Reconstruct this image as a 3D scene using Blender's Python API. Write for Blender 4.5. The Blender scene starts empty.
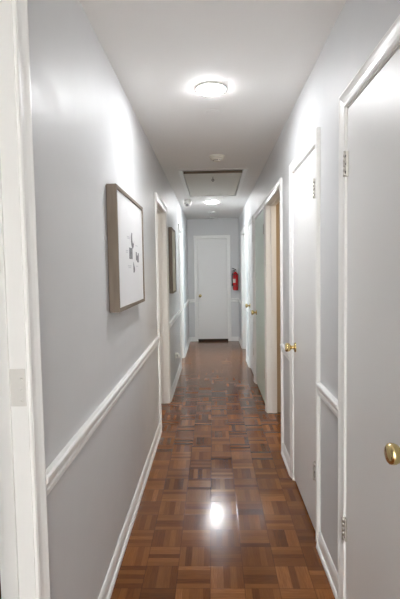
import bpy, bmesh, math, random
from mathutils import Vector, Matrix

random.seed(4)
S = bpy.context.scene
COL = S.collection

# ---------------------------------------------------------------- dimensions
XL, XR, HC, YE, YB = -0.4815, 0.5228, 2.4136, 8.99, -2.9
TH = 0.090                     # wall thickness
OH = 2.010                     # opening height
CW = 0.060                     # casing width
XO = 2.3                       # outer walls of the side rooms


# ---------------------------------------------------------------- materials
def srgb(r, g, b):
    f = lambda c: (c / 255 / 12.92) if c / 255 <= 0.04045 else ((c / 255 + 0.055) / 1.055) ** 2.4
    return (f(r), f(g), f(b), 1)


def new_mat(name):
    m = bpy.data.materials.new(name)
    m.use_nodes = True
    nt = m.node_tree
    return m, nt, nt.nodes['Principled BSDF']


def paint(name, col, rough=0.4, bump=0.0, scale=120.0, var=0.0, metallic=0.0, spec=0.5, stretch=None, rvar=0.0):
    m, nt, b = new_mat(name)
    N, L = nt.nodes, nt.links
    b.inputs['Base Color'].default_value = (*col[:3], 1)
    b.inputs['Roughness'].default_value = rough
    b.inputs['Metallic'].default_value = metallic
    b.inputs['Specular IOR Level'].default_value = spec
    geo = N.new('ShaderNodeNewGeometry')
    vec = geo.outputs['Position']
    if stretch:
        mp = N.new('ShaderNodeMapping')
        mp.inputs['Scale'].default_value = stretch
        L.new(vec, mp.inputs['Vector'])
        vec = mp.outputs['Vector']
    if var:
        n = N.new('ShaderNodeTexNoise')
        n.inputs['Scale'].default_value = scale * (0.08 if not stretch else 1)
        n.inputs['Detail'].default_value = 4
        L.new(vec, n.inputs['Vector'])
        mx = N.new('ShaderNodeMix')
        mx.data_type = 'RGBA'
        mx.inputs[6].default_value = (*[c * (1 - var) for c in col[:3]], 1)
        mx.inputs[7].default_value = (*[min(1, c * (1 + var)) for c in col[:3]], 1)
        L.new(n.outputs['Fac'], mx.inputs[0])
        L.new(mx.outputs[2], b.inputs['Base Color'])
    if rvar:
        n3 = N.new('ShaderNodeTexNoise')
        n3.inputs['Scale'].default_value = 9
        n3.inputs['Detail'].default_value = 5
        L.new(vec, n3.inputs['Vector'])
        mr = N.new('ShaderNodeMapRange')
        mr.inputs[1].default_value = 0.3
        mr.inputs[2].default_value = 0.7
        mr.inputs[3].default_value = rough - rvar
        mr.inputs[4].default_value = rough + rvar
        L.new(n3.outputs['Fac'], mr.inputs[0])
        L.new(mr.outputs[0], b.inputs['Roughness'])
    if bump:
        n2 = N.new('ShaderNodeTexNoise')
        n2.inputs['Scale'].default_value = scale
        n2.inputs['Detail'].default_value = 3
        L.new(vec, n2.inputs['Vector'])
        bp = N.new('ShaderNodeBump')
        bp.inputs['Strength'].default_value = bump
        bp.inputs['Distance'].default_value = 0.004
        L.new(n2.outputs['Fac'], bp.inputs['Height'])
        L.new(bp.outputs['Normal'], b.inputs['Normal'])
    return m


def emit(name, col, strength):
    m, nt, b = new_mat(name)
    b.inputs['Base Color'].default_value = (0.9, 0.9, 0.9, 1)
    b.inputs['Emission Color'].default_value = (*col, 1)
    b.inputs['Emission Strength'].default_value = strength
    return m


def parquet():
    m, nt, b = new_mat('parquet')
    N, L = nt.nodes, nt.links

    def math_(op, a, c=None, d=None):
        n = N.new('ShaderNodeMath')
        n.operation = op
        for i, v in enumerate((a, c, d)):
            if v is None:
                continue
            if isinstance(v, (int, float)):
                n.inputs[i].default_value = v
            else:
                L.new(v, n.inputs[i])
        return n.outputs[0]

    geo = N.new('ShaderNodeNewGeometry')
    sep = N.new('ShaderNodeSeparateXYZ')
    L.new(geo.outputs['Position'], sep.inputs[0])
    s = 0.152
    px = math_('DIVIDE', math_('ADD', sep.outputs['X'], 0.030), s)
    py = math_('DIVIDE', math_('ADD', sep.outputs['Y'], 0.05), s)
    ix, iy = math_('FLOOR', px), math_('FLOOR', py)
    fx, fy = math_('FRACT', px), math_('FRACT', py)
    par = math_('FLOORED_MODULO', math_('ADD', ix, iy), 2)
    inv = math_('SUBTRACT', 1, par)
    across = math_('ADD', math_('MULTIPLY', fx, par), math_('MULTIPLY', fy, inv))
    along = math_('ADD', math_('MULTIPLY', fy, par), math_('MULTIPLY', fx, inv))
    st = math_('MULTIPLY', across, 5)
    si, sf = math_('FLOOR', st), math_('FRACT', st)
    cmb = N.new('ShaderNodeCombineXYZ')
    L.new(ix, cmb.inputs[0])
    L.new(iy, cmb.inputs[1])
    L.new(math_('ADD', si, math_('MULTIPLY', par, 9)), cmb.inputs[2])
    wn = N.new('ShaderNodeTexWhiteNoise')
    wn.noise_dimensions = '3D'
    L.new(cmb.outputs[0], wn.inputs['Vector'])
    cmb2 = N.new('ShaderNodeCombineXYZ')
    L.new(ix, cmb2.inputs[0])
    L.new(iy, cmb2.inputs[1])
    wb = N.new('ShaderNodeTexWhiteNoise')
    wb.noise_dimensions = '3D'
    L.new(cmb2.outputs[0], wb.inputs['Vector'])
    # grain stretched along each finger
    g = N.new('ShaderNodeCombineXYZ')
    L.new(math_('MULTIPLY', along, 0.9), g.inputs[0])
    L.new(math_('MULTIPLY', across, 16), g.inputs[1])
    L.new(math_('MULTIPLY', wn.outputs['Value'], 57), g.inputs[2])
    gn = N.new('ShaderNodeTexNoise')
    gn.inputs['Scale'].default_value = 2.6
    gn.inputs['Detail'].default_value = 5
    gn.inputs['Roughness'].default_value = 0.6
    L.new(g.outputs[0], gn.inputs['Vector'])
    tone = math_('ADD', math_('ADD', math_('MULTIPLY', wn.outputs['Value'], 0.44),
                              math_('MULTIPLY', wb.outputs['Value'], 0.12)),
                 math_('MULTIPLY', gn.outputs['Fac'], 0.44))
    cr = N.new('ShaderNodeValToRGB')
    e = cr.color_ramp.elements
    e[0].position, e[0].color = 0.12, FLOOR_COLS[0]
    e[1].position, e[1].color = 0.95, FLOOR_COLS[3]
    x = e.new(0.40); x.color = FLOOR_COLS[1]
    x = e.new(0.68); x.color = FLOOR_COLS[2]
    L.new(tone, cr.inputs[0])
    # joints between fingers and blocks
    dfin = math_('MINIMUM', sf, math_('SUBTRACT', 1, sf))
    dblk = math_('MINIMUM', math_('MINIMUM', fx, math_('SUBTRACT', 1, fx)), math_('MINIMUM', fy, math_('SUBTRACT', 1, fy)))
    mrf = N.new('ShaderNodeMapRange'); mrf.inputs[2].default_value = 0.035
    L.new(dfin, mrf.inputs[0])
    mrb = N.new('ShaderNodeMapRange'); mrb.inputs[2].default_value = 0.014
    L.new(dblk, mrb.inputs[0])
    joint = math_('MINIMUM', math_('ADD', math_('MULTIPLY', mrf.outputs[0], 0.35), 0.65), mrb.outputs[0])
    mx = N.new('ShaderNodeMix'); mx.data_type = 'RGBA'
    mx.inputs[6].default_value = (0.035, 0.014, 0.007, 1)
    L.new(math_('ADD', math_('MULTIPLY', joint, 0.75), 0.25), mx.inputs[0])
    L.new(cr.outputs[0], mx.inputs[7])
    L.new(mx.outputs[2], b.inputs['Base Color'])
    # varnish
    rn = N.new('ShaderNodeTexNoise'); rn.inputs['Scale'].default_value = 7; rn.inputs['Detail'].default_value = 4
    L.new(geo.outputs['Position'], rn.inputs['Vector'])
    rr = math_('ADD', math_('MULTIPLY', rn.outputs['Fac'], 0.10), math_('ADD', math_('MULTIPLY', wn.outputs['Value'], 0.05), 0.085))
    L.new(rr, b.inputs['Roughness'])
    b.inputs['Specular IOR Level'].default_value = 0.42
    # each finger is slightly cupped and tilted
    tilt = math_('MULTIPLY', math_('MULTIPLY', math_('SUBTRACT', wn.outputs['Value'], 0.5), math_('SUBTRACT', sf, 0.5)), 0.2)
    wav = N.new('ShaderNodeTexNoise'); wav.inputs['Scale'].default_value = 5.0; wav.inputs['Detail'].default_value = 1
    L.new(geo.outputs['Position'], wav.inputs['Vector'])
    h = math_('ADD', math_('ADD', math_('MULTIPLY', joint, 0.35), tilt), math_('ADD', math_('MULTIPLY', gn.outputs['Fac'], 0.12), math_('MULTIPLY', wav.outputs['Fac'], 0.3)))
    bp = N.new('ShaderNodeBump')
    bp.inputs['Strength'].default_value = 0.13
    bp.inputs['Distance'].default_value = 0.0035
    L.new(h, bp.inputs['Height'])
    L.new(bp.outputs['Normal'], b.inputs['Normal'])
    return m


def wood(name, dark, light, axis=2):
    """light timber with fine grain running along one axis"""
    st = [60, 60, 60]
    st[axis] = 5
    return paint(name, [(a + b_) / 2 for a, b_ in zip(dark, light)], 0.6, 0.15, 1.0, 0.28, stretch=st)


FLOOR_COLS = [srgb(72, 39, 16), srgb(107, 63, 28), srgb(133, 82, 40), srgb(172, 117, 63)]
M = {
    'wall': paint('wall_paint', (0.645, 0.65, 0.658), 0.50, 0.12, 26, 0.02, rvar=0.05, spec=0.36),
    'ceil': paint('ceiling_paint', (0.84, 0.835, 0.825), 0.75, 0.08, 90, 0.015),
    'trim': paint('trim_gloss_white', (0.86, 0.86, 0.845), 0.30, 0.03, 30),
    'door': paint('door_white', (0.80, 0.797, 0.787), 0.42, 0.05, 30, 0.01, spec=0.35),
    'sage': paint('door_pale_green', (0.68, 0.80, 0.72), 0.3, 0.05, 30, 0.01),
    'tan': paint('side_room_tan', srgb(176, 156, 128), 0.6, 0.05, 40),
    'floor': parquet(),
    'brass': paint('polished_brass', (0.74, 0.58, 0.28), 0.18, 0.0, metallic=1.0),
    'steel': paint('dull_nickel', (0.60, 0.58, 0.54), 0.42, 0.0, metallic=1.0),
    'steel_dark': paint('screw_dark', (0.10, 0.10, 0.10), 0.5),
    'frame': wood('weathered_oak', srgb(96, 84, 72)[:3], srgb(130, 117, 102)[:3]),
    'frame_dark': paint('dark_backing', (0.06, 0.05, 0.045), 0.8),
    'art': paint('print_paper', (0.74, 0.74, 0.75), 0.5, 0.02, 200),
    'ink': paint('grey_ink', srgb(112, 112, 116), 0.6),
    'ink_pale': paint('pale_ink', srgb(196, 196, 200), 0.6),
    'canvas': paint('beige_print', srgb(196, 188, 168), 0.7, 0.05, 60, 0.05),
    'plastic': paint('white_plastic', (0.80, 0.80, 0.78), 0.35),
    'cream': paint('cream_plastic', (0.74, 0.71, 0.63), 0.4),
    'dome': paint('smoked_dome', (0.30, 0.30, 0.31), 0.2),
    'hatch': paint('hatch_board', (0.66, 0.64, 0.60), 0.6, 0.05, 40, 0.02),
    'hatch_edge': paint('bare_plywood', srgb(92, 80, 66), 0.8, 0.1, 60, 0.2),
    'red': paint('extinguisher_red', (0.50, 0.012, 0.016), 0.25),
    'black': paint('black_rubber', (0.015, 0.015, 0.016), 0.45),
    'label': paint('paper_label', (0.60, 0.50, 0.44), 0.5),
    'gap': paint('door_gap_dark', (0.01, 0.009, 0.008), 0.8),
    'plate': paint('painted_plate', (0.70, 0.69, 0.66), 0.35),
    'lamp': emit('lamp_diffuser', (0.97, 0.985, 1.0), 98.0),
    'lamp_far': emit('lamp_diffuser_dimmer', (0.97, 0.985, 1.0), 85.0),
}


# ---------------------------------------------------------------- mesh helpers
class MB:
    def __init__(self):
        self.bm = bmesh.new()

    def box(self, x0, x1, y0, y1, z0, z1, bev=0.0, mat=0):
        r = bmesh.ops.create_cube(self.bm, size=1)
        vs = r['verts']
        for v in vs:
            v.co = Vector(((x0 + x1) / 2 + v.co.x * (x1 - x0), (y0 + y1) / 2 + v.co.y * (y1 - y0), (z0 + z1) / 2 + v.co.z * (z1 - z0)))
        fs = list({f for v in vs for f in v.link_faces})
        for f in fs:
            f.material_index = mat
        if bev:
            es = list({e for v in vs for e in v.link_edges})
            bmesh.ops.bevel(self.bm, geom=es, offset=bev, segments=2, affect='EDGES', profile=0.5)
        return self

    def sweep(self, path_fn, prof, n, closed_prof=True, caps=True):
        """path_fn(i, u, d) gives the i-th station of profile point (u, d)"""
        rings = [[self.bm.verts.new(path_fn(i, u, d)) for u, d in prof] for i in range(n)]
        k = len(prof)
        for a, b in zip(rings, rings[1:]):
            for j in range(k if closed_prof else k - 1):
                self.bm.faces.new((a[j], a[(j + 1) % k], b[(j + 1) % k], b[j]))
        if caps:
            self.bm.faces.new(rings[0][::-1])
            self.bm.faces.new(rings[-1])
        return self

    def lathe(self, prof, mtx, seg=32, smooth=True):
        """prof: (radius, height) pairs turned about local z"""
        rings = []
        for r, h in prof:
            if r < 1e-6:
                rings.append([self.bm.verts.new(mtx @ Vector((0, 0, h)))])
            else:
                rings.append([self.bm.verts.new(mtx @ Vector((r * math.cos(2 * math.pi * i / seg), r * math.sin(2 * math.pi * i / seg), h))) for i in range(seg)])
        for a, b in zip(rings, rings[1:]):
            for i in range(seg):
                j = (i + 1) % seg
                if len(a) == 1 and len(b) == 1:
                    continue
                if len(a) == 1:
                    f = self.bm.faces.new((a[0], b[i], b[j]))
                elif len(b) == 1:
                    f = self.bm.faces.new((a[i], a[j], b[0]))
                else:
                    f = self.bm.faces.new((a[i], a[j], b[j], b[i]))
                f.smooth = smooth
        for ring, flip in ((rings[0], True), (rings[-1], False)):
            if len(ring) > 1:
                self.bm.faces.new(ring[::-1] if flip else ring)
        return self

    def tube(self, pts, r, seg=10):
        pts = [Vector(p) for p in pts]
        rings = []
        for i, p in enumerate(pts):
            t = (pts[min(i + 1, len(pts) - 1)] - pts[max(i - 1, 0)]).normalized()
            a = t.orthogonal().normalized() if i == 0 else (rings_a - t * rings_a.dot(t)).normalized()
            rings_a = a
            c = t.cross(a)
            rings.append([self.bm.verts.new(p + r * (math.cos(2 * math.pi * k / seg) * a + math.sin(2 * math.pi * k / seg) * c)) for k in range(seg)])
        for a, b in zip(rings, rings[1:]):
            for k in range(seg):
                f = self.bm.faces.new((a[k], a[(k + 1) % seg], b[(k + 1) % seg], b[k]))
                f.smooth = True
        self.bm.faces.new(rings[0][::-1])
        self.bm.faces.new(rings[-1])
        return self

    def ring(self, c, R, r, axis='y', seg=24, s2=8):
        c = Vector(c)
        vs = []
        for i in range(seg):
            a = 2 * math.pi * i / seg
            row = []
            for k in range(s2):
                b = 2 * math.pi * k / s2
                q = (R + r * math.cos(b))
                p = {'y': Vector((q * math.cos(a), r * math.sin(b), q * math.sin(a))),
                     'z': Vector((q * math.cos(a), q * math.sin(a), r * math.sin(b)))}[axis]
                row.append(self.bm.verts.new(c + p))
            vs.append(row)
        for i in range(seg):
            for k in range(s2):
                f = self.bm.faces.new((vs[i][k], vs[(i + 1) % seg][k], vs[(i + 1) % seg][(k + 1) % s2], vs[i][(k + 1) % s2]))
                f.smooth = True
        return self

    def poly(self, pts, off):
        """flat shape with a little thickness: pts in 3-D, extruded by off"""
        off = Vector(off)
        a = [self.bm.verts.new(Vector(p)) for p in pts]
        b = [self.bm.verts.new(Vector(p) + off) for p in pts]
        self.bm.faces.new(a)
        self.bm.faces.new(b[::-1])
        n = len(a)
        for i in range(n):
            self.bm.faces.new((a[i], b[i], b[(i + 1) % n], a[(i + 1) % n]))
        return self

    def build(self, name, mat, parent=None, loc=None):
        bmesh.ops.recalc_face_normals(self.bm, faces=self.bm.faces)
        me = bpy.data.meshes.new(name)
        if loc is not None:
            bmesh.ops.translate(self.bm, verts=self.bm.verts, vec=-Vector(loc))
        elif parent is not None:
            bmesh.ops.translate(self.bm, verts=self.bm.verts, vec=-world_loc(parent))
        self.bm.to_mesh(me)
        self.bm.free()
        for m in (mat if isinstance(mat, list) else [mat]):
            me.materials.append(m)
        o = bpy.data.objects.new(name, me)
        COL.objects.link(o)
        if parent is not None:
            o.parent = parent
            if loc is not None:
                o.location = Vector(loc) - world_loc(parent)
        elif loc is not None:
            o.location = loc
        return o


def world_loc(o):
    v = Vector(o.location)
    while o.parent:
        o = o.parent
        v += Vector(o.location)
    return v


def tag(o, label=None, cat=None, group=None, kind=None):
    if label: o['label'] = label
    if cat: o['category'] = cat
    if group: o['group'] = group
    if kind: o['kind'] = kind
    return o


def empty(name, loc, label, cat, group=None, kind=None):
    o = bpy.data.objects.new(name, None)
    o.empty_display_size = 0.1
    COL.objects.link(o)
    o.location = loc
    return tag(o, label, cat, group, kind)


def copy_tree(o, parent=None):
    c = o.copy()
    COL.objects.link(c)
    if parent:
        c.parent = parent
    for ch in list(o.children):
        copy_tree(ch, c)
    return c


# wall frames: P(y, z, d) -> point at distance d out of the wall into the hall
PL = lambda y, z, d: Vector((XL + d, y, z))
PR = lambda y, z, d: Vector((XR - d, y, z))
PE = lambda x, z, d: Vector((x, YE - d, z))

CASING = [(0.0, 0.0), (0.0, 0.009), (0.006, 0.012), (0.016, 0.0105), (0.030, 0.012), (0.044, 0.016), (0.051, 0.019), (0.057, 0.0185), (CW, 0.014), (CW, 0.0)]
RAIL = [(0.0, 0.778), (0.010, 0.778), (0.013, 0.784), (0.013, 0.796), (0.009, 0.801), (0.010, 0.814), (0.018, 0.820), (0.023, 0.828), (0.023, 0.838), (0.017, 0.8435), (0.0, 0.8435)]
BASE = [(0.0, 0.0), (0.022, 0.0), (0.022, 0.008), (0.018, 0.017), (0.012, 0.021), (0.012, 0.064), (0.009, 0.076), (0.004, 0.084), (0.0, 0.084)]


def casing(P, a, b, parent, OH=OH):
    st = [lambda u, d: P(a - u, 0, d), lambda u, d: P(a - u, OH + u, d), lambda u, d: P(b + u, OH + u, d), lambda u, d: P(b + u, 0, d)]
    return MB().sweep(lambda i, u, d: st[i](u, d), CASING, 4).build('door_casing', M['trim'], parent)


def bx(mb, P, a0, a1, z0, z1, d0, d1, bev=0.0):
    p, q = P(a0, z0, d0), P(a1, z1, d1)
    mb.box(min(p.x, q.x), max(p.x, q.x), min(p.y, q.y), max(p.y, q.y), z0, z1, bev)
    return mb


def jamb(P, a, b, parent, stop=True, OH=OH):
    m = MB()
    t = 0.016
    bx(m, P, a - 0.001, a + t * 0 + 0.004, 0, OH, -TH, 0.002)
    bx(m, P, b - 0.004, b + 0.001, 0, OH, -TH, 0.002)
    bx(m, P, a, b, OH - 0.004, OH + 0.001, -TH, 0.002)
    if stop:
        bx(m, P, a + 0.004, a + 0.014, 0, OH - 0.004, -0.075, -0.040, 0.002)
        bx(m, P, b - 0.014, b - 0.004, 0, OH - 0.004, -0.075, -0.040, 0.002)
        bx(m, P, a + 0.014, b - 0.014, OH - 0.014, OH - 0.004, -0.075, -0.040, 0.002)
    return m.build('door_jamb', M['trim'], parent)


KNOB = [(0.0, 0.0), (0.031, 0.0), (0.031, 0.004), (0.027, 0.008), (0.015, 0.010), (0.0115, 0.014), (0.0115, 0.026), (0.016, 0.031), (0.024, 0.037), (0.0275, 0.045), (0.0285, 0.053), (0.0265, 0.061), (0.021, 0.065), (0.0, 0.0665)]


def out_matrix(P, a, z, d):
    o = P(a, z, d)
    n = (P(a, z, d + 1) - o)
    q = Vector((0, 0, 1)).rotation_difference(n)
    return Matrix.Translation(o) @ q.to_matrix().to_4x4()


def knob(P, a, z, d, panel):
    k = MB().lathe(KNOB, out_matrix(P, a, z, d), 40).build('door_knob', M['brass'], panel, P(a, z, d))
    tag(k, 'round polished brass knob')
    return k


def hinge(P, a, z, panel, side=1):
    """knuckle and the two narrow leaves of a hinge seen from the hall"""
    m = MB()
    h = 0.092
    bx(m, P, a - 0.016, a - 0.001, z - h / 2, z + h / 2, 0.0, 0.0115)
    bx(m, P, a + 0.001, a + 0.020, z - h / 2, z + h / 2, 0.0, 0.005)
    for j in range(5):
        z0 = z - h / 2 + j * h / 5
        m.lathe([(0.0, 0.0005), (0.0062, 0.0005), (0.0062, h / 5 - 0.0005), (0.0, h / 5 - 0.0005)], Matrix.Translation(P(a, z0, 0.013)), 14)
    m.lathe([(0.0045, 0), (0.0045, 0.004), (0.0, 0.006)], Matrix.Translation(P(a, z + h / 2, 0.013)), 12)
    nf = len(m.bm.faces)
    for dz in (-0.03, 0, 0.03):
        m.lathe([(0.0, 0.0), (0.0055, 0.0), (0.0045, 0.0015), (0.0, 0.0015)], out_matrix(P, a + 0.012, z + dz, 0.005), 10)
        m.lathe([(0.0, 0.0), (0.0055, 0.0), (0.0045, 0.0015), (0.0, 0.0015)], out_matrix(P, a - 0.009, z + dz, 0.0115), 10)
    m.bm.faces.ensure_lookup_table()
    for f in m.bm.faces[nf:]:
        f.material_index = 1
    hg = m.build('hinge', [M['steel'], M['steel_dark']], panel, P(a, z, 0.0))
    tag(hg, 'dull metal hinge')


def door(n, P, a, b, label, mat='door', leaf=True, knob_at=None, knob_z=0.885, hinge_at=None, undercut=0.022, face=0.002, OH=OH):
    mid = P((a + b) / 2, 0, 0)
    d = empty('door_%d' % n, mid, label, 'door', None, 'structure')
    casing(P, a, b, d, OH)
    jamb(P, a, b, d, stop=not leaf, OH=OH)
    if leaf:
        m = MB()
        bx(m, P, a + 0.007, b - 0.007, undercut, OH - 0.009, face - 0.036, face, 0.0015)
        p = m.build('door_panel', M[mat], d)
        if knob_at is not None:
            knob(P, knob_at, knob_z, face, p)
        if hinge_at is not None:
            for z in (0.358, 1.795):
                hinge(P, hinge_at, z, p)
    return d


# ---------------------------------------------------------------- openings
LEFT = [(0.345, 1.143), (3.955, 4.745), (6.585, 7.25)]
RIGHT = [(1.115, 1.787), (2.285, 2.957), (3.465, 4.395), (4.520, 5.530), (5.768, 6.455), (7.11, 8.05)]


def side_wall(name, x0, x1, openings, label):
    m = MB()
    y = YB
    for a, b in openings:
        m.box(x0, x1, y, a, 0, HC)
        m.box(x0, x1, a, b, OH if a > 1 else 2.30, HC)
        y = b
    m.box(x0, x1, y, YE + TH, 0, HC)
    bmesh.ops.remove_doubles(m.bm, verts=m.bm.verts, dist=1e-5)
    return tag(m.build(name, M['wall']), label, 'wall', None, 'structure')


side_wall('wall_left', XL - TH, XL, LEFT, 'grey painted wall on the left with the framed pictures')
side_wall('wall_right', XR, XR + TH, RIGHT, 'grey painted wall on the right with its row of doors and doorways')
# end wall (door opening) and the wall behind the viewer
EA, EB = -0.302, 0.298
m = MB()
m.box(XL, EA, YE, YE + TH, 0, HC)
m.box(EB, XR, YE, YE + TH, 0, HC)
m.box(EA, EB, YE, YE + TH, 2.028, HC)
tag(m.build('wall_back', M['wall']), 'short grey end wall around the far white door', 'wall', None, 'structure')
m = MB()
FX0, FX1 = XL + 0.01, XR - 0.01
m.box(XL - TH, FX0, YB - TH, YB, 0, HC)
m.box(FX1, XR + TH, YB - TH, YB, 0, HC)
m.box(FX0, FX1, YB - TH, YB, 0, 0.1)
m.box(FX0, FX1, YB - TH, YB, 2.34, HC)
tag(m.build('wall_front', M['wall']), 'grey wall closing the hallway behind the viewer', 'wall', None, 'structure')

# outer walls of the side rooms, the far two with an added window opening
WL, WR = (5.9, 7.9), (7.3, 8.7)


def outer(name, x0, x1, w, label):
    m = MB()
    m.box(x0, x1, YB - TH, w[0], 0, HC)
    m.box(x0, x1, w[1], YE + 0.9, 0, HC)
    m.box(x0, x1, w[0], w[1], 0, 0.85)
    m.box(x0, x1, w[0], w[1], 2.1, HC)
    return tag(m.build(name, M['wall']), label, 'wall', None, 'structure')


outer('wall_outer_left', -XO - TH, -XO, WL, 'outer wall of the rooms on the left')
outer('wall_outer_right', XO, XO + TH, WR, 'outer wall of the rooms on the right')
m = MB()
for y in (YB - TH, 3.2, 5.1):
    m.box(-XO, XL - TH, y, y + 0.1, 0, HC)
m.box(-XO, XL - TH, YE + 0.8, YE + 0.9, 0, HC)
m.box(XL - TH, XL - TH + 0.1, YE + TH, YE + 0.8, 0, HC)
tag(m.build('wall_partition_left', M['wall']), 'partitions between the rooms on the left', 'wall', None, 'structure')
m = MB()
for y in (YB - TH, 6.62):
    m.box(XR + TH, XO, y, y + 0.1, 0, HC)
m.box(XR + TH, XO, YE + 0.8, YE + 0.9, 0, HC)
m.box(XR, XR + 0.1, YE + TH, YE + 0.8, 0, HC)
m.box(XL - TH, XR + TH, YE + 0.8, YE + 0.9, 0, HC)
tag(m.build('wall_partition_right', M['wall']), 'partitions between the rooms on the right', 'wall', None, 'structure')
m = MB()
m.box(XR + TH, XO, 3.2, 3.28, 0, HC)
m.box(XR + TH, XO, 4.412, 4.50, 0, HC)
tag(m.build('wall_partition_tan', M['tan']), 'tan wall inside the dim open doorway on the right', 'wall', None, 'structure')

# unseen windows added to light the two far side rooms
for n, (x, w) in enumerate(((-XO - TH / 2, WL), (XO + TH / 2, WR)), 1):
    win = empty('window_%d' % n, (x, sum(w) / 2, 0.85), 'window added for light in the %s far side room' % ('left', 'right')[n - 1], 'window', None, 'structure')
    m = MB()
    for y0, y1, z0, z1 in ((w[0], w[0] + .05, .85, 2.1), (w[1] - .05, w[1], .85, 2.1), (w[0], w[1], .85, .9), (w[0], w[1], 2.05, 2.1), (sum(w) / 2 - .02, sum(w) / 2 + .02, .9, 2.05)):
        m.box(x - 0.03, x + 0.03, y0, y1, z0, z1)
    m.build('window_frame', M['trim'], win)

win = empty('window_3', (0.02, YB - TH / 2, 0.1), 'tall window added behind the viewer for fill light', 'window', None, 'structure')  # unseen opening added to bring fill light from behind
m = MB()
for x0, x1, z0, z1 in ((FX0, FX0 + .04, .1, 2.34), (FX1 - .04, FX1, .1, 2.34), (FX0, FX1, .1, .14), (FX0, FX1, 2.30, 2.34), (FX0, FX1, 1.30, 1.34)):
    m.box(x0, x1, YB - TH + 0.02, YB - TH + 0.07, z0, z1)
m.build('window_frame', M['trim'], win)

# floor and ceiling
m = MB()
m.box(-XO - TH, XO + TH, YB - TH, YE + 0.9, -0.06, 0)
tag(m.build('floor', M['floor']), 'glossy brown parquet floor of small basket-weave blocks', 'floor', None, 'structure')
HX0, HX1, HY0, HY1 = -0.290, 0.328, 4.665, 6.26
m = MB()
X0, X1, Y0, Y1, Z1 = -XO - TH, XO + TH, YB - TH, YE + 0.9, HC + 0.06
m.box(X0, X1, Y0, HY0, HC, Z1)
m.box(X0, X1, HY1, Y1, HC, Z1)
m.box(X0, HX0, HY0, HY1, HC, Z1)
m.box(HX1, X1, HY0, HY1, HC, Z1)
# attic shaft over the hatch
m.box(HX0 - 0.05, HX0, HY0, HY1, Z1, Z1 + 0.3)
m.box(HX1, HX1 + 0.05, HY0, HY1, Z1, Z1 + 0.3)
m.box(HX0 - 0.05, HX1 + 0.05, HY0 - 0.05, HY0, Z1, Z1 + 0.3)
m.box(HX0 - 0.05, HX1 + 0.05, HY1, HY1 + 0.05, Z1, Z1 + 0.3)
m.box(HX0 - 0.05, HX1 + 0.05, HY0 - 0.05, HY1 + 0.05, Z1 + 0.3, Z1 + 0.35)
tag(m.build('ceiling', M['ceil']), 'plain white ceiling over the hallway', 'ceiling', None, 'structure')

# ---------------------------------------------------------------- doors
door(1, PL, *LEFT[0], 'white casing and jamb of the doorway at the left edge of the photo', leaf=False, OH=2.30)
door(2, PR, *RIGHT[0], 'nearest white flush door on the right with brass knob, cut by the photo edge', knob_at=1.192, knob_z=0.907, hinge_at=1.782)
door(3, PR, *RIGHT[1], 'second white flush door on the right, with brass knob and two hinges', knob_at=2.885, knob_z=0.904, hinge_at=2.305)
door(4, PL, *LEFT[1], 'open doorway on the left between the two framed pictures', leaf=False)
door(5, PR, *RIGHT[2], 'open doorway on the right showing a dim tan room', leaf=False)
door(6, PR, *RIGHT[3], 'pale green closed door just beyond the open doorway on the right', mat='sage', knob_at=5.43, knob_z=0.892, hinge_at=4.527)
door(7, PR, *RIGHT[4], 'white closed door beyond the pale green door on the right', knob_at=6.375, knob_z=0.90, hinge_at=5.773)
door(8, PL, *LEFT[2], 'far open doorway on the left beyond the small picture', leaf=False)
door(9, PR, *RIGHT[5], 'bright open doorway on the right, nearest the far end wall', leaf=False)
d = door(10, PE, EA, EB, 'closed white door in the end wall, facing the viewer', knob_at=-0.250, knob_z=0.902, undercut=0.042, face=-0.004, OH=2.028)
pan = [c for c in d.children if c.name.startswith('door_panel')][0]
m = MB()
bx(m, PE, EA + 0.004, EB - 0.004, 0.001, 0.042, -0.036, -0.006)  # dark gap under the door drawn as a black strip
tag(m.build('door_gap_strip', M['gap'], pan), 'black strip standing in for the dark gap under the door')

# plates on the jamb of the nearest left doorway
d1 = bpy.data.objects['door_1']
jb = [c for c in d1.children if c.name.startswith('door_jamb')][0]
yj = LEFT[0][1] - 0.004
m = MB()
m.box(XL - 0.062, XL - 0.0005, yj - 0.003, yj, 1.06, 1.157, 0.0006)
for z in (1.075, 1.103, 1.130):
    m.lathe([(0, 0), (0.0042, 0), (0.003, 0.0012), (0, 0.0012)], Matrix.Translation((XL - 0.011, yj - 0.003, z)) @ Matrix.Rotation(math.pi / 2, 4, 'X'), 12)
m.build('hinge_plate', M['plate'], jb)
m = MB()
m.box(XL - 0.066, XL - 0.048, yj - 0.002, yj, 1.372, 1.392, 0.001)
m.build('latch_hole', M['steel_dark'], jb)

# ---------------------------------------------------------------- baseboards and chair rails
def runs(openings, y0, y1):
    out, y = [], y0
    for a, b in openings:
        out.append((y, a - CW))
        y = b + CW
    out.append((y, y1))
    return [(a, b) for a, b in out if b - a > 0.02]


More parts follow.
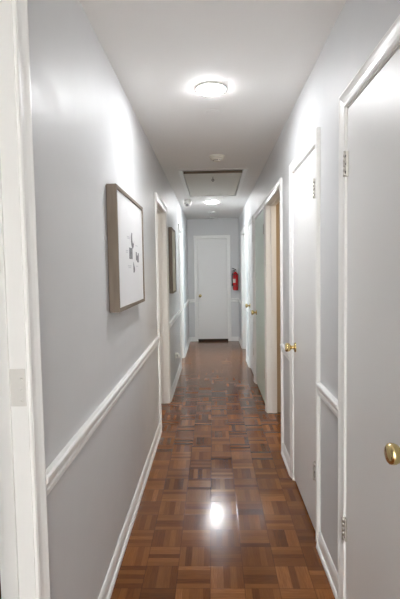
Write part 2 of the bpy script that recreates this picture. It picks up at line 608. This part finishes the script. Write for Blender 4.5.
rail_n = 0
for side, P, ops in (('left', PL, LEFT), ('right', PR, RIGHT)):
    for i, (a, b) in enumerate(runs(ops, YB, YE)):
        where = 'between y %.1f' % a
        names = {'left': ['left of the viewer, behind', 'under the large framed picture', 'under the small framed picture', 'before the end wall on the left'],
                 'right': ['right of the viewer, behind', 'between the two nearest right doors', 'before the open doorway on the right', 'between the green door and the next white door', 'beyond the last closed white door on the right', 'before the end wall on the right']}[side]
        w = names[i]
        bo = MB().sweep(lambda k, d, z: P((a, b)[k], z, d), BASE, 2).build('baseboard_' + side, M['trim'])
        tag(bo, 'white baseboard ' + w, 'baseboard', None, 'structure')
        if b - a > 0.15 or True:
            rail_n += 1
            r = MB().sweep(lambda k, d, z: P((a, b)[k], z, d), RAIL, 2).build('trim_%d' % rail_n, M['trim'])
            tag(r, 'white chair rail ' + w, 'chair rail', None, 'structure')
for a, b, w in ((XL + 0.02, EA - CW, 'left'), (EB + CW, XR - 0.02, 'right')):
    bo = MB().sweep(lambda k, d, z: PE((a, b)[k], z, d), BASE, 2).build('baseboard_back', M['trim'])
    tag(bo, 'white baseboard on the end wall, %s of its door' % w, 'baseboard', None, 'structure')
    rail_n += 1
    r = MB().sweep(lambda k, d, z: PE((a, b)[k], z, d), RAIL, 2).build('trim_%d' % rail_n, M['trim'])
    tag(r, 'white chair rail on the end wall, %s of its door' % w, 'chair rail', None, 'structure')


# ---------------------------------------------------------------- framed pictures
def picture(y0, y1, z0, z1, depth, fw, label, art_mat, motifs):
    root = empty('picture_frame', (XL, (y0 + y1) / 2, z0), label, 'picture frame')
    f = MB()
    # mitred timber frame
    st = [(y0, z0), (y0, z1), (y1, z1), (y1, z0), (y0, z0)]
    sg = [(1, 1), (1, -1), (-1, -1), (-1, 1), (1, 1)]
    prof = [(0, 0.004), (0, depth - 0.001), (0.001, depth), (fw - 0.001, depth), (fw, depth - 0.001), (fw, 0.004)]
    f.sweep(lambda i, u, d: PL(st[i][0] + sg[i][0] * u, st[i][1] + sg[i][1] * u, d), prof, 5, caps=False)
    bmesh.ops.remove_doubles(f.bm, verts=f.bm.verts, dist=1e-6)
    f.build('frame', M['frame'], root)
    b = MB()
    bx(b, PL, y0 + 0.004, y1 - 0.004, z0 + 0.004, z1 - 0.004, 0.0005, 0.0045)
    b.build('backing', M['frame_dark'], root)
    c = MB()
    ad = depth - 0.007
    bx(c, PL, y0 + fw - 0.001, y1 - fw + 0.001, z0 + fw - 0.001, z1 - fw + 0.001, 0.006, ad)
    art = c.build('print', art_mat, root)
    if motifs:
        cy, cz = (y0 + y1) / 2, (z0 + z1) / 2
        motifs(art, cy, cz, ad)
    return root


def motifs(art, cy, cz, d):
    def shape(name, pts, mat='ink'):
        MB().poly([PL(cy + y, cz + z, d) for y, z in pts], (0.0008, 0, 0)).build(name, M[mat], art)

    def arc(y, z, r, a0, a1, n=10):
        return [(y + r * math.cos(math.radians(a0 + (a1 - a0) * i / n)), z + r * math.sin(math.radians(a0 + (a1 - a0) * i / n))) for i in range(n + 1)]
    # crescent
    shape('motif', arc(0.030, 0.066, 0.046, 120, 355) + arc(0.052, 0.082, 0.033, 335, 140))
    # grid block: three bars
    m = MB()
    for j in range(3):
        y = cy - 0.075 + j * 0.034
        m.poly([PL(y, cz - 0.038, d), PL(y + 0.027, cz - 0.038, d), PL(y + 0.027, cz + 0.022, d), PL(y, cz + 0.022, d)], (0.0008, 0, 0))
    m.poly([PL(cy - 0.075, cz - 0.010, d), PL(cy + 0.020, cz - 0.010, d), PL(cy + 0.020, cz - 0.001, d), PL(cy - 0.075, cz - 0.001, d)], (0.0009, 0, 0))
    m.build('motif', M['ink'], art)
    # stepped block
    m = MB()
    for y, z0, z1 in ((0.130, -0.042, 0.006), (0.168, -0.052, -0.012), (0.200, -0.052, 0.002)):
        m.poly([PL(cy + y, cz + z0, d), PL(cy + y + 0.030, cz + z0, d), PL(cy + y + 0.030, cz + z1, d), PL(cy + y, cz + z1, d)], (0.0008, 0, 0))
    m.poly([PL(cy + 0.130, cz - 0.028, d), PL(cy + 0.228, cz - 0.028, d), PL(cy + 0.228, cz - 0.020, d), PL(cy + 0.130, cz - 0.020, d)], (0.0009, 0, 0))
    m.build('motif', M['ink'], art)
    # half leaf
    shape('motif', [(0.040, -0.112), (0.040, -0.052), (0.060, -0.066), (0.084, -0.084), (0.088, -0.098), (0.074, -0.110)])
    # faint captions beside the motifs
    for y0, y1, z in ((-0.13, -0.055, 0.074), (-0.12, -0.055, 0.066), (0.125, 0.20, 0.040), (-0.17, -0.10, 0.000), (-0.17, -0.115, -0.009), (-0.12, -0.02, -0.078), (-0.11, -0.03, -0.087), (0.125, 0.20, -0.078)):
        MB().poly([PL(cy + y0, cz + z, d), PL(cy + y1, cz + z, d), PL(cy + y1, cz + z + 0.005, d), PL(cy + y0, cz + z + 0.005, d)], (0.0006, 0, 0)).build('caption', M['ink_pale'], art)


picture(2.09, 2.885, 1.212, 1.802, 0.050, 0.018, 'large oak box frame with a white print of small grey motifs', M['art'], motifs)
picture(5.06, 5.55, 1.15, 1.885, 0.040, 0.020, 'narrow far picture frame with a beige print beyond the left doorway', M['canvas'], None)

# ---------------------------------------------------------------- outlet with night light
root = empty('night_light', (XL, 5.62, 0.33), 'small white night light low on the left wall under the far picture', 'night light')
m = MB()
bx(m, PL, 5.585, 5.655, 0.275, 0.39, 0.0, 0.005, 0.002)
m.build('cover_plate', M['plastic'], root)
m = MB()
m.tube([PL(5.62, 0.355, 0.004), PL(5.62, 0.372, 0.022), PL(5.62, 0.372, 0.040), PL(5.62, 0.350, 0.050), PL(5.62, 0.315, 0.050)], 0.013, 14)
m.build('lamp_shade', M['plastic'], root)
m = MB()
bx(m, PL, 5.604, 5.636, 0.315, 0.345, 0.005, 0.026, 0.003)
m.build('plug', M['plastic'], root)


# ---------------------------------------------------------------- ceiling things
DOWN = lambda x, y: Matrix.Translation((x, y, HC)) @ Matrix.Rotation(math.pi, 4, 'X')


def ceiling_light(x, y, label):
    t = empty('ceiling_light', (x, y, HC), label, 'ceiling light', 'round flush ceiling lights')
    MB().lathe([(0.0, 0.0), (0.088, 0.0), (0.088, 0.003), (0.086, 0.009), (0.082, 0.0105), (0.079, 0.0105), (0.079, 0.007), (0.0, 0.007)], DOWN(x, y), 48).build('trim_ring', M['plastic'], t)
    MB().lathe([(0.0, 0.0072), (0.0785, 0.0072), (0.0785, 0.0115), (0.074, 0.0155), (0.060, 0.0185), (0.030, 0.020), (0.0, 0.0205)], DOWN(x, y), 48).build('diffuser', M['lamp'], t)
    return t


l1 = ceiling_light(0.007, 2.605, 'lit round ceiling light nearest the viewer')
l2 = copy_tree(l1); l2.location = (0.009, 6.84, HC); l2.children[1].data = l2.children[1].data.copy(); l2.children[1].data.materials[0] = M['lamp_far']; l2['label'] = 'lit round ceiling light beyond the attic hatch'
l3 = copy_tree(l1); l3.location = (0.005, -1.60, HC); l3['label'] = 'unseen round ceiling light added behind the viewer'  # l3 is an unseen lamp added to brighten the near hall

o = MB().lathe([(0.0, 0.0), (0.047, 0.0), (0.047, 0.001), (0.044, 0.0022), (0.0, 0.0025)], DOWN(0.018, 2.99), 40).build('cover_plate', M['ceil'], None, (0.018, 2.99, HC))
o.name = 'ceiling_cover'
tag(o, 'flat white round cover on the ceiling right behind the first light', 'ceiling cover')


def smoke_detector(x, y, label, mat='cream', r=0.064, h=0.046):
    t = empty('smoke_detector', (x, y, HC), label, 'smoke detector', 'round ceiling detectors')
    MB().lathe([(0, 0), (r * 1.06, 0), (r * 1.06, h * .22), (r, h * .30), (0, h * .30)], DOWN(x, y), 40).build('mounting_plate', M[mat], t)
    MB().lathe([(0, h * .3), (r * .94, h * .3), (r * .97, h * .5), (r * .86, h * .72), (r * .60, h * .80), (r * .56, h), (r * .30, h * 1.08), (0, h * 1.08)], DOWN(x, y), 40).build('sensor_cap', M[mat], t)
    m = MB()
    for k in range(12):
        a = 2 * math.pi * k / 12
        mt = DOWN(x, y) @ Matrix.Rotation(a, 4, 'Z')
        c = [mt @ Vector((r * .60, s * 0.006, h * z)) for s, z in ((-1, .82), (1, .82), (1, .96), (-1, .96))]
        m.poly(c, mt.to_3x3() @ Vector((-0.003, 0, 0)))
    m.build('vent_slot', M['steel_dark'], t)
    m = MB()
    m.lathe([(0, 0), (0.004, 0), (0.003, 0.003), (0, 0.004)], DOWN(x + r * .55, y - r * .45) @ Matrix.Translation((0, 0, h * .80)), 10)
    m.build('test_button', M['steel_dark'], t)
    return t


smoke_detector(0.056, 4.12, 'cream smoke detector just in front of the attic hatch')
smoke_detector(0.008, 7.98, 'white detector on the ceiling beyond the second light', 'plastic', 0.06, 0.03)
smoke_detector(0.015, 8.66, 'white detector on the ceiling nearest the end wall', 'plastic', 0.055, 0.045)

# unseen warm lamps added to brighten the two dim side rooms off the open doorways
for x, y, e in ((1.45, 3.85, 6.5), (-1.4, 4.2, 4.0)):
    ld = bpy.data.lights.new('side_room_fill_light', 'AREA')
    ld.shape = 'DISK'
    ld.size = 0.25
    ld.energy = e
    ld.color = (1.0, 0.86, 0.66)
    lo = bpy.data.objects.new('side_room_fill_light', ld)
    COL.objects.link(lo)
    lo.location = (x, y, HC - 0.02)

# attic hatch: panel sags open at its near end
t = empty('attic_hatch', ((HX0 + HX1) / 2, HY1, HC), 'attic hatch panel in the ceiling, sagging open at its near end', 'attic hatch')
m = MB()
L_ = HY1 - HY0 - 0.008
ang = math.atan2(0.036, L_)
R_ = Matrix.Translation((0, HY1 - 0.002, HC)) @ Matrix.Rotation(ang, 4, 'X')
for pt in ():
    pass
m.box(HX0 + 0.014, HX1 - 0.014, -L_, 0, 0.0, 0.024, 0.0, 0)
# the near and side edges are bare board
for f in m.bm.faces:
    if abs(f.normal.z) < 0.5:
        f.material_index = 1
bmesh.ops.recalc_face_normals(m.bm, faces=m.bm.faces)
for f in m.bm.faces:
    if abs(f.normal.z) < 0.5:
        f.material_index = 1
bmesh.ops.transform(m.bm, matrix=R_, verts=m.bm.verts)
panel = m.build('hatch_panel', [M['hatch'], M['hatch_edge']], t)
m = MB()
tw = 0.04
for x0, x1, y0, y1 in ((HX0 - tw, HX1 + tw, HY0 - tw, HY0), (HX0 - tw, HX1 + tw, HY1, HY1 + 0.012), (HX0 - tw, HX0, HY0, HY1), (HX1, HX1 + tw, HY0, HY1)):
    m.box(x0, x1, y0, y1, HC - 0.007, HC, 0.002)
m.build('hatch_trim', M['trim'], t)
m = MB()
hx, hy = 0.020, 4.86
zt = HC - 0.032
m.tube([(hx, hy, zt + 0.006), (hx, hy, zt - 0.022)], 0.003, 8)
m.ring((hx, hy, zt - 0.034), 0.011, 0.004)
m.build('pull_ring', M['steel_dark'], panel)

# dome camera on the ceiling at the left
cx, cy = -0.338, 6.58
t = empty('dome_camera', (cx, cy, HC), 'small white dome camera on the ceiling beside the left wall', 'camera')
MB().lathe([(0, 0), (0.050, 0), (0.052, 0.004), (0.052, 0.014), (0.046, 0.016), (0.046, 0.019), (0.053, 0.021), (0.053, 0.052), (0.050, 0.064), (0, 0.064)], DOWN(cx, cy), 40).build('base', M['plastic'], t)
MB().lathe([(0.049, 0.064), (0.047, 0.078), (0.040, 0.092), (0.028, 0.103), (0.014, 0.109), (0, 0.110)], DOWN(cx, cy), 40).build('eyeball', M['plastic'], t)
mt = Matrix.Translation((cx, cy, HC - 0.066)) @ Matrix.Rotation(math.radians(105), 4, 'X')
MB().lathe([(0, 0.042), (0.021, 0.042), (0.021, 0.050), (0.018, 0.056), (0.012, 0.062), (0, 0.064)], mt, 28).build('lens', M['dome'], t)

# ---------------------------------------------------------------- fire extinguisher on the end wall
ex, ey, ez = 0.448, YE - 0.070, 1.005
t = empty('fire_extinguisher', (ex, ey, ez), 'red fire extinguisher hung on the end wall, right of the far door', 'fire extinguisher')
T = Matrix.Translation((ex, ey, ez))
MB().lathe([(0, 0), (0.040, 0), (0.049, 0.006), (0.052, 0.018), (0.052, 0.285), (0.049, 0.312), (0.040, 0.334), (0.026, 0.348), (0.019, 0.354), (0.019, 0.366), (0, 0.366)], T, 36).build('cylinder', M['red'], t)
m = MB()
m.lathe([(0, 0.366), (0.017, 0.366), (0.017, 0.385), (0.013, 0.39), (0.013, 0.405), (0, 0.405)], T, 20)
m.box(ex - 0.05, ex + 0.012, ey - 0.010, ey + 0.010, ez + 0.382, ez + 0.396, 0.003)
m.build('valve', M['black'], t)
m = MB()
m.tube([(ex + 0.01, ey, ez + 0.400), (ex - 0.02, ey, ez + 0.418), (ex - 0.062, ey - 0.006, ez + 0.432)], 0.007, 10)
m.tube([(ex + 0.01, ey, ez + 0.388), (ex - 0.03, ey - 0.004, ez + 0.388), (ex - 0.064, ey - 0.008, ez + 0.372)], 0.006, 10)
m.build('handle', M['black'], t)
MB().lathe([(0, 0), (0.014, 0), (0.014, 0.008), (0.011, 0.010), (0, 0.010)], Matrix.Translation((ex, ey - 0.016, ez + 0.378)) @ Matrix.Rotation(math.pi / 2, 4, 'X'), 20).build('gauge', M['steel'], t)
m = MB()
m.tube([(ex - 0.014, ey - 0.002, ez + 0.372), (ex - 0.045, ey - 0.006, ez + 0.355), (ex - 0.064, ey - 0.010, ez + 0.30), (ex - 0.066, ey - 0.010, ez + 0.20), (ex - 0.062, ey - 0.010, ez + 0.13)], 0.008, 12)
m.lathe([(0, 0), (0.009, 0), (0.013, 0.05), (0, 0.05)], Matrix.Translation((ex - 0.062, ey - 0.010, ez + 0.135)) @ Matrix.Rotation(math.pi, 4, 'X'), 16)
m.build('hose', M['black'], t)
# paper label wrapped on the front left of the cylinder
m = MB()
rows = []
for k in range(11):
    a = math.radians(180 + 18 + k * 7)
    rows.append((math.cos(a), math.sin(a)))
m.sweep(lambda i, r, z: Vector((ex + rows[i][0] * r, ey + rows[i][1] * r, ez + z)), [(0.0515, 0.15), (0.0527, 0.15), (0.0527, 0.225), (0.0515, 0.225)], len(rows))
m.build('paper_label', M['label'], t)
m = MB()
m.box(ex - 0.020, ex + 0.020, YE - 0.020, YE - 0.0005, ez + 0.05, ez + 0.33, 0.002)
for z in (0.08, 0.30):
    m.lathe([(0.0525, 0), (0.0545, 0), (0.0545, 0.014), (0.0525, 0.014), (0.0525, 0)], T @ Matrix.Translation((0, 0, z)), 36)
m.build('wall_bracket', M['black'], t)

# ---------------------------------------------------------------- daylight
w = bpy.data.worlds.new('sky')
S.world = w
w.use_nodes = True
bg = w.node_tree.nodes['Background']
wt = w.node_tree
tc = wt.nodes.new('ShaderNodeTexCoord')
sx = wt.nodes.new('ShaderNodeSeparateXYZ')
wt.links.new(tc.outputs['Generated'], sx.inputs[0])
wr = wt.nodes.new('ShaderNodeValToRGB')          # warmer sky towards the sun side, blue away from it
wr.color_ramp.elements[0].position = 0.15
wr.color_ramp.elements[0].color = (0.37, 0.362, 0.345, 1)
wr.color_ramp.elements[1].position = 0.45
wr.color_ramp.elements[1].color = (0.72 * 0.22, 0.92 * 0.22, 0.98 * 0.22, 1)
mr_ = wt.nodes.new('ShaderNodeMapRange')
mr_.inputs[1].default_value = -1
wt.links.new(sx.outputs['Y'], mr_.inputs[0])
wt.links.new(mr_.outputs[0], wr.inputs[0])
wt.links.new(wr.outputs[0], bg.inputs['Color'])
bg.inputs['Strength'].default_value = 20.0
for nm, x, wd, s in (('left', -XO - TH - 0.05, WL, 1), ('right', XO + TH + 0.05, WR, -1)):
    ld = bpy.data.lights.new('window_portal_' + nm, 'AREA')
    ld.shape = 'RECTANGLE'
    ld.size, ld.size_y = 1.25, wd[1] - wd[0]
    ld.cycles.is_portal = True
    lo = bpy.data.objects.new('window_portal_' + nm, ld)
    COL.objects.link(lo)
    lo.location = (x, sum(wd) / 2, 1.475)
    lo.rotation_euler = (0, -math.pi / 2 * s, 0)

ld = bpy.data.lights.new('window_portal_front', 'AREA')
ld.shape = 'RECTANGLE'
ld.size, ld.size_y = FX1 - FX0, 2.24
ld.cycles.is_portal = True
lo = bpy.data.objects.new('window_portal_front', ld)
COL.objects.link(lo)
lo.location = ((FX0 + FX1) / 2, YB - TH - 0.05, 1.22)
lo.rotation_euler = (math.pi / 2, 0, math.pi)

# ---------------------------------------------------------------- camera
f_px, pitch, roll, yaw = 455.56, -0.0632, 0.0165, -0.0282
cyw, syw, cp, sp = math.cos(yaw), math.sin(yaw), math.cos(pitch), math.sin(pitch)
right = Vector((cyw, -syw, 0))
fh = Vector((syw, cyw, 0))
fwd = cp * fh + Vector((0, 0, sp))
down = sp * fh - Vector((0, 0, cp))
cr, sr = math.cos(roll), math.sin(roll)
U = cr * right + sr * down
V = -sr * right + cr * down
cam = bpy.data.cameras.new('camera')
cam.sensor_fit = 'VERTICAL'
cam.sensor_height = 24.0
cam.lens = 24.0 * f_px / 599.0
cam.clip_start = 0.02
co = bpy.data.objects.new('camera', cam)
COL.objects.link(co)
co.matrix_world = Matrix(((U.x, -V.x, -fwd.x, 0), (U.y, -V.y, -fwd.y, 0), (U.z, -V.z, -fwd.z, 1.4), (0, 0, 0, 1)))
S.camera = co

S.view_settings.view_transform = 'Standard'
S.view_settings.look = 'None'
S.view_settings.exposure = 1.12
S.view_settings.gamma = 1.0
S.view_settings.use_curve_mapping = False
S.cycles.max_bounces = 12
S.cycles.diffuse_bounces = 8
S.cycles.sample_clamp_indirect = 8
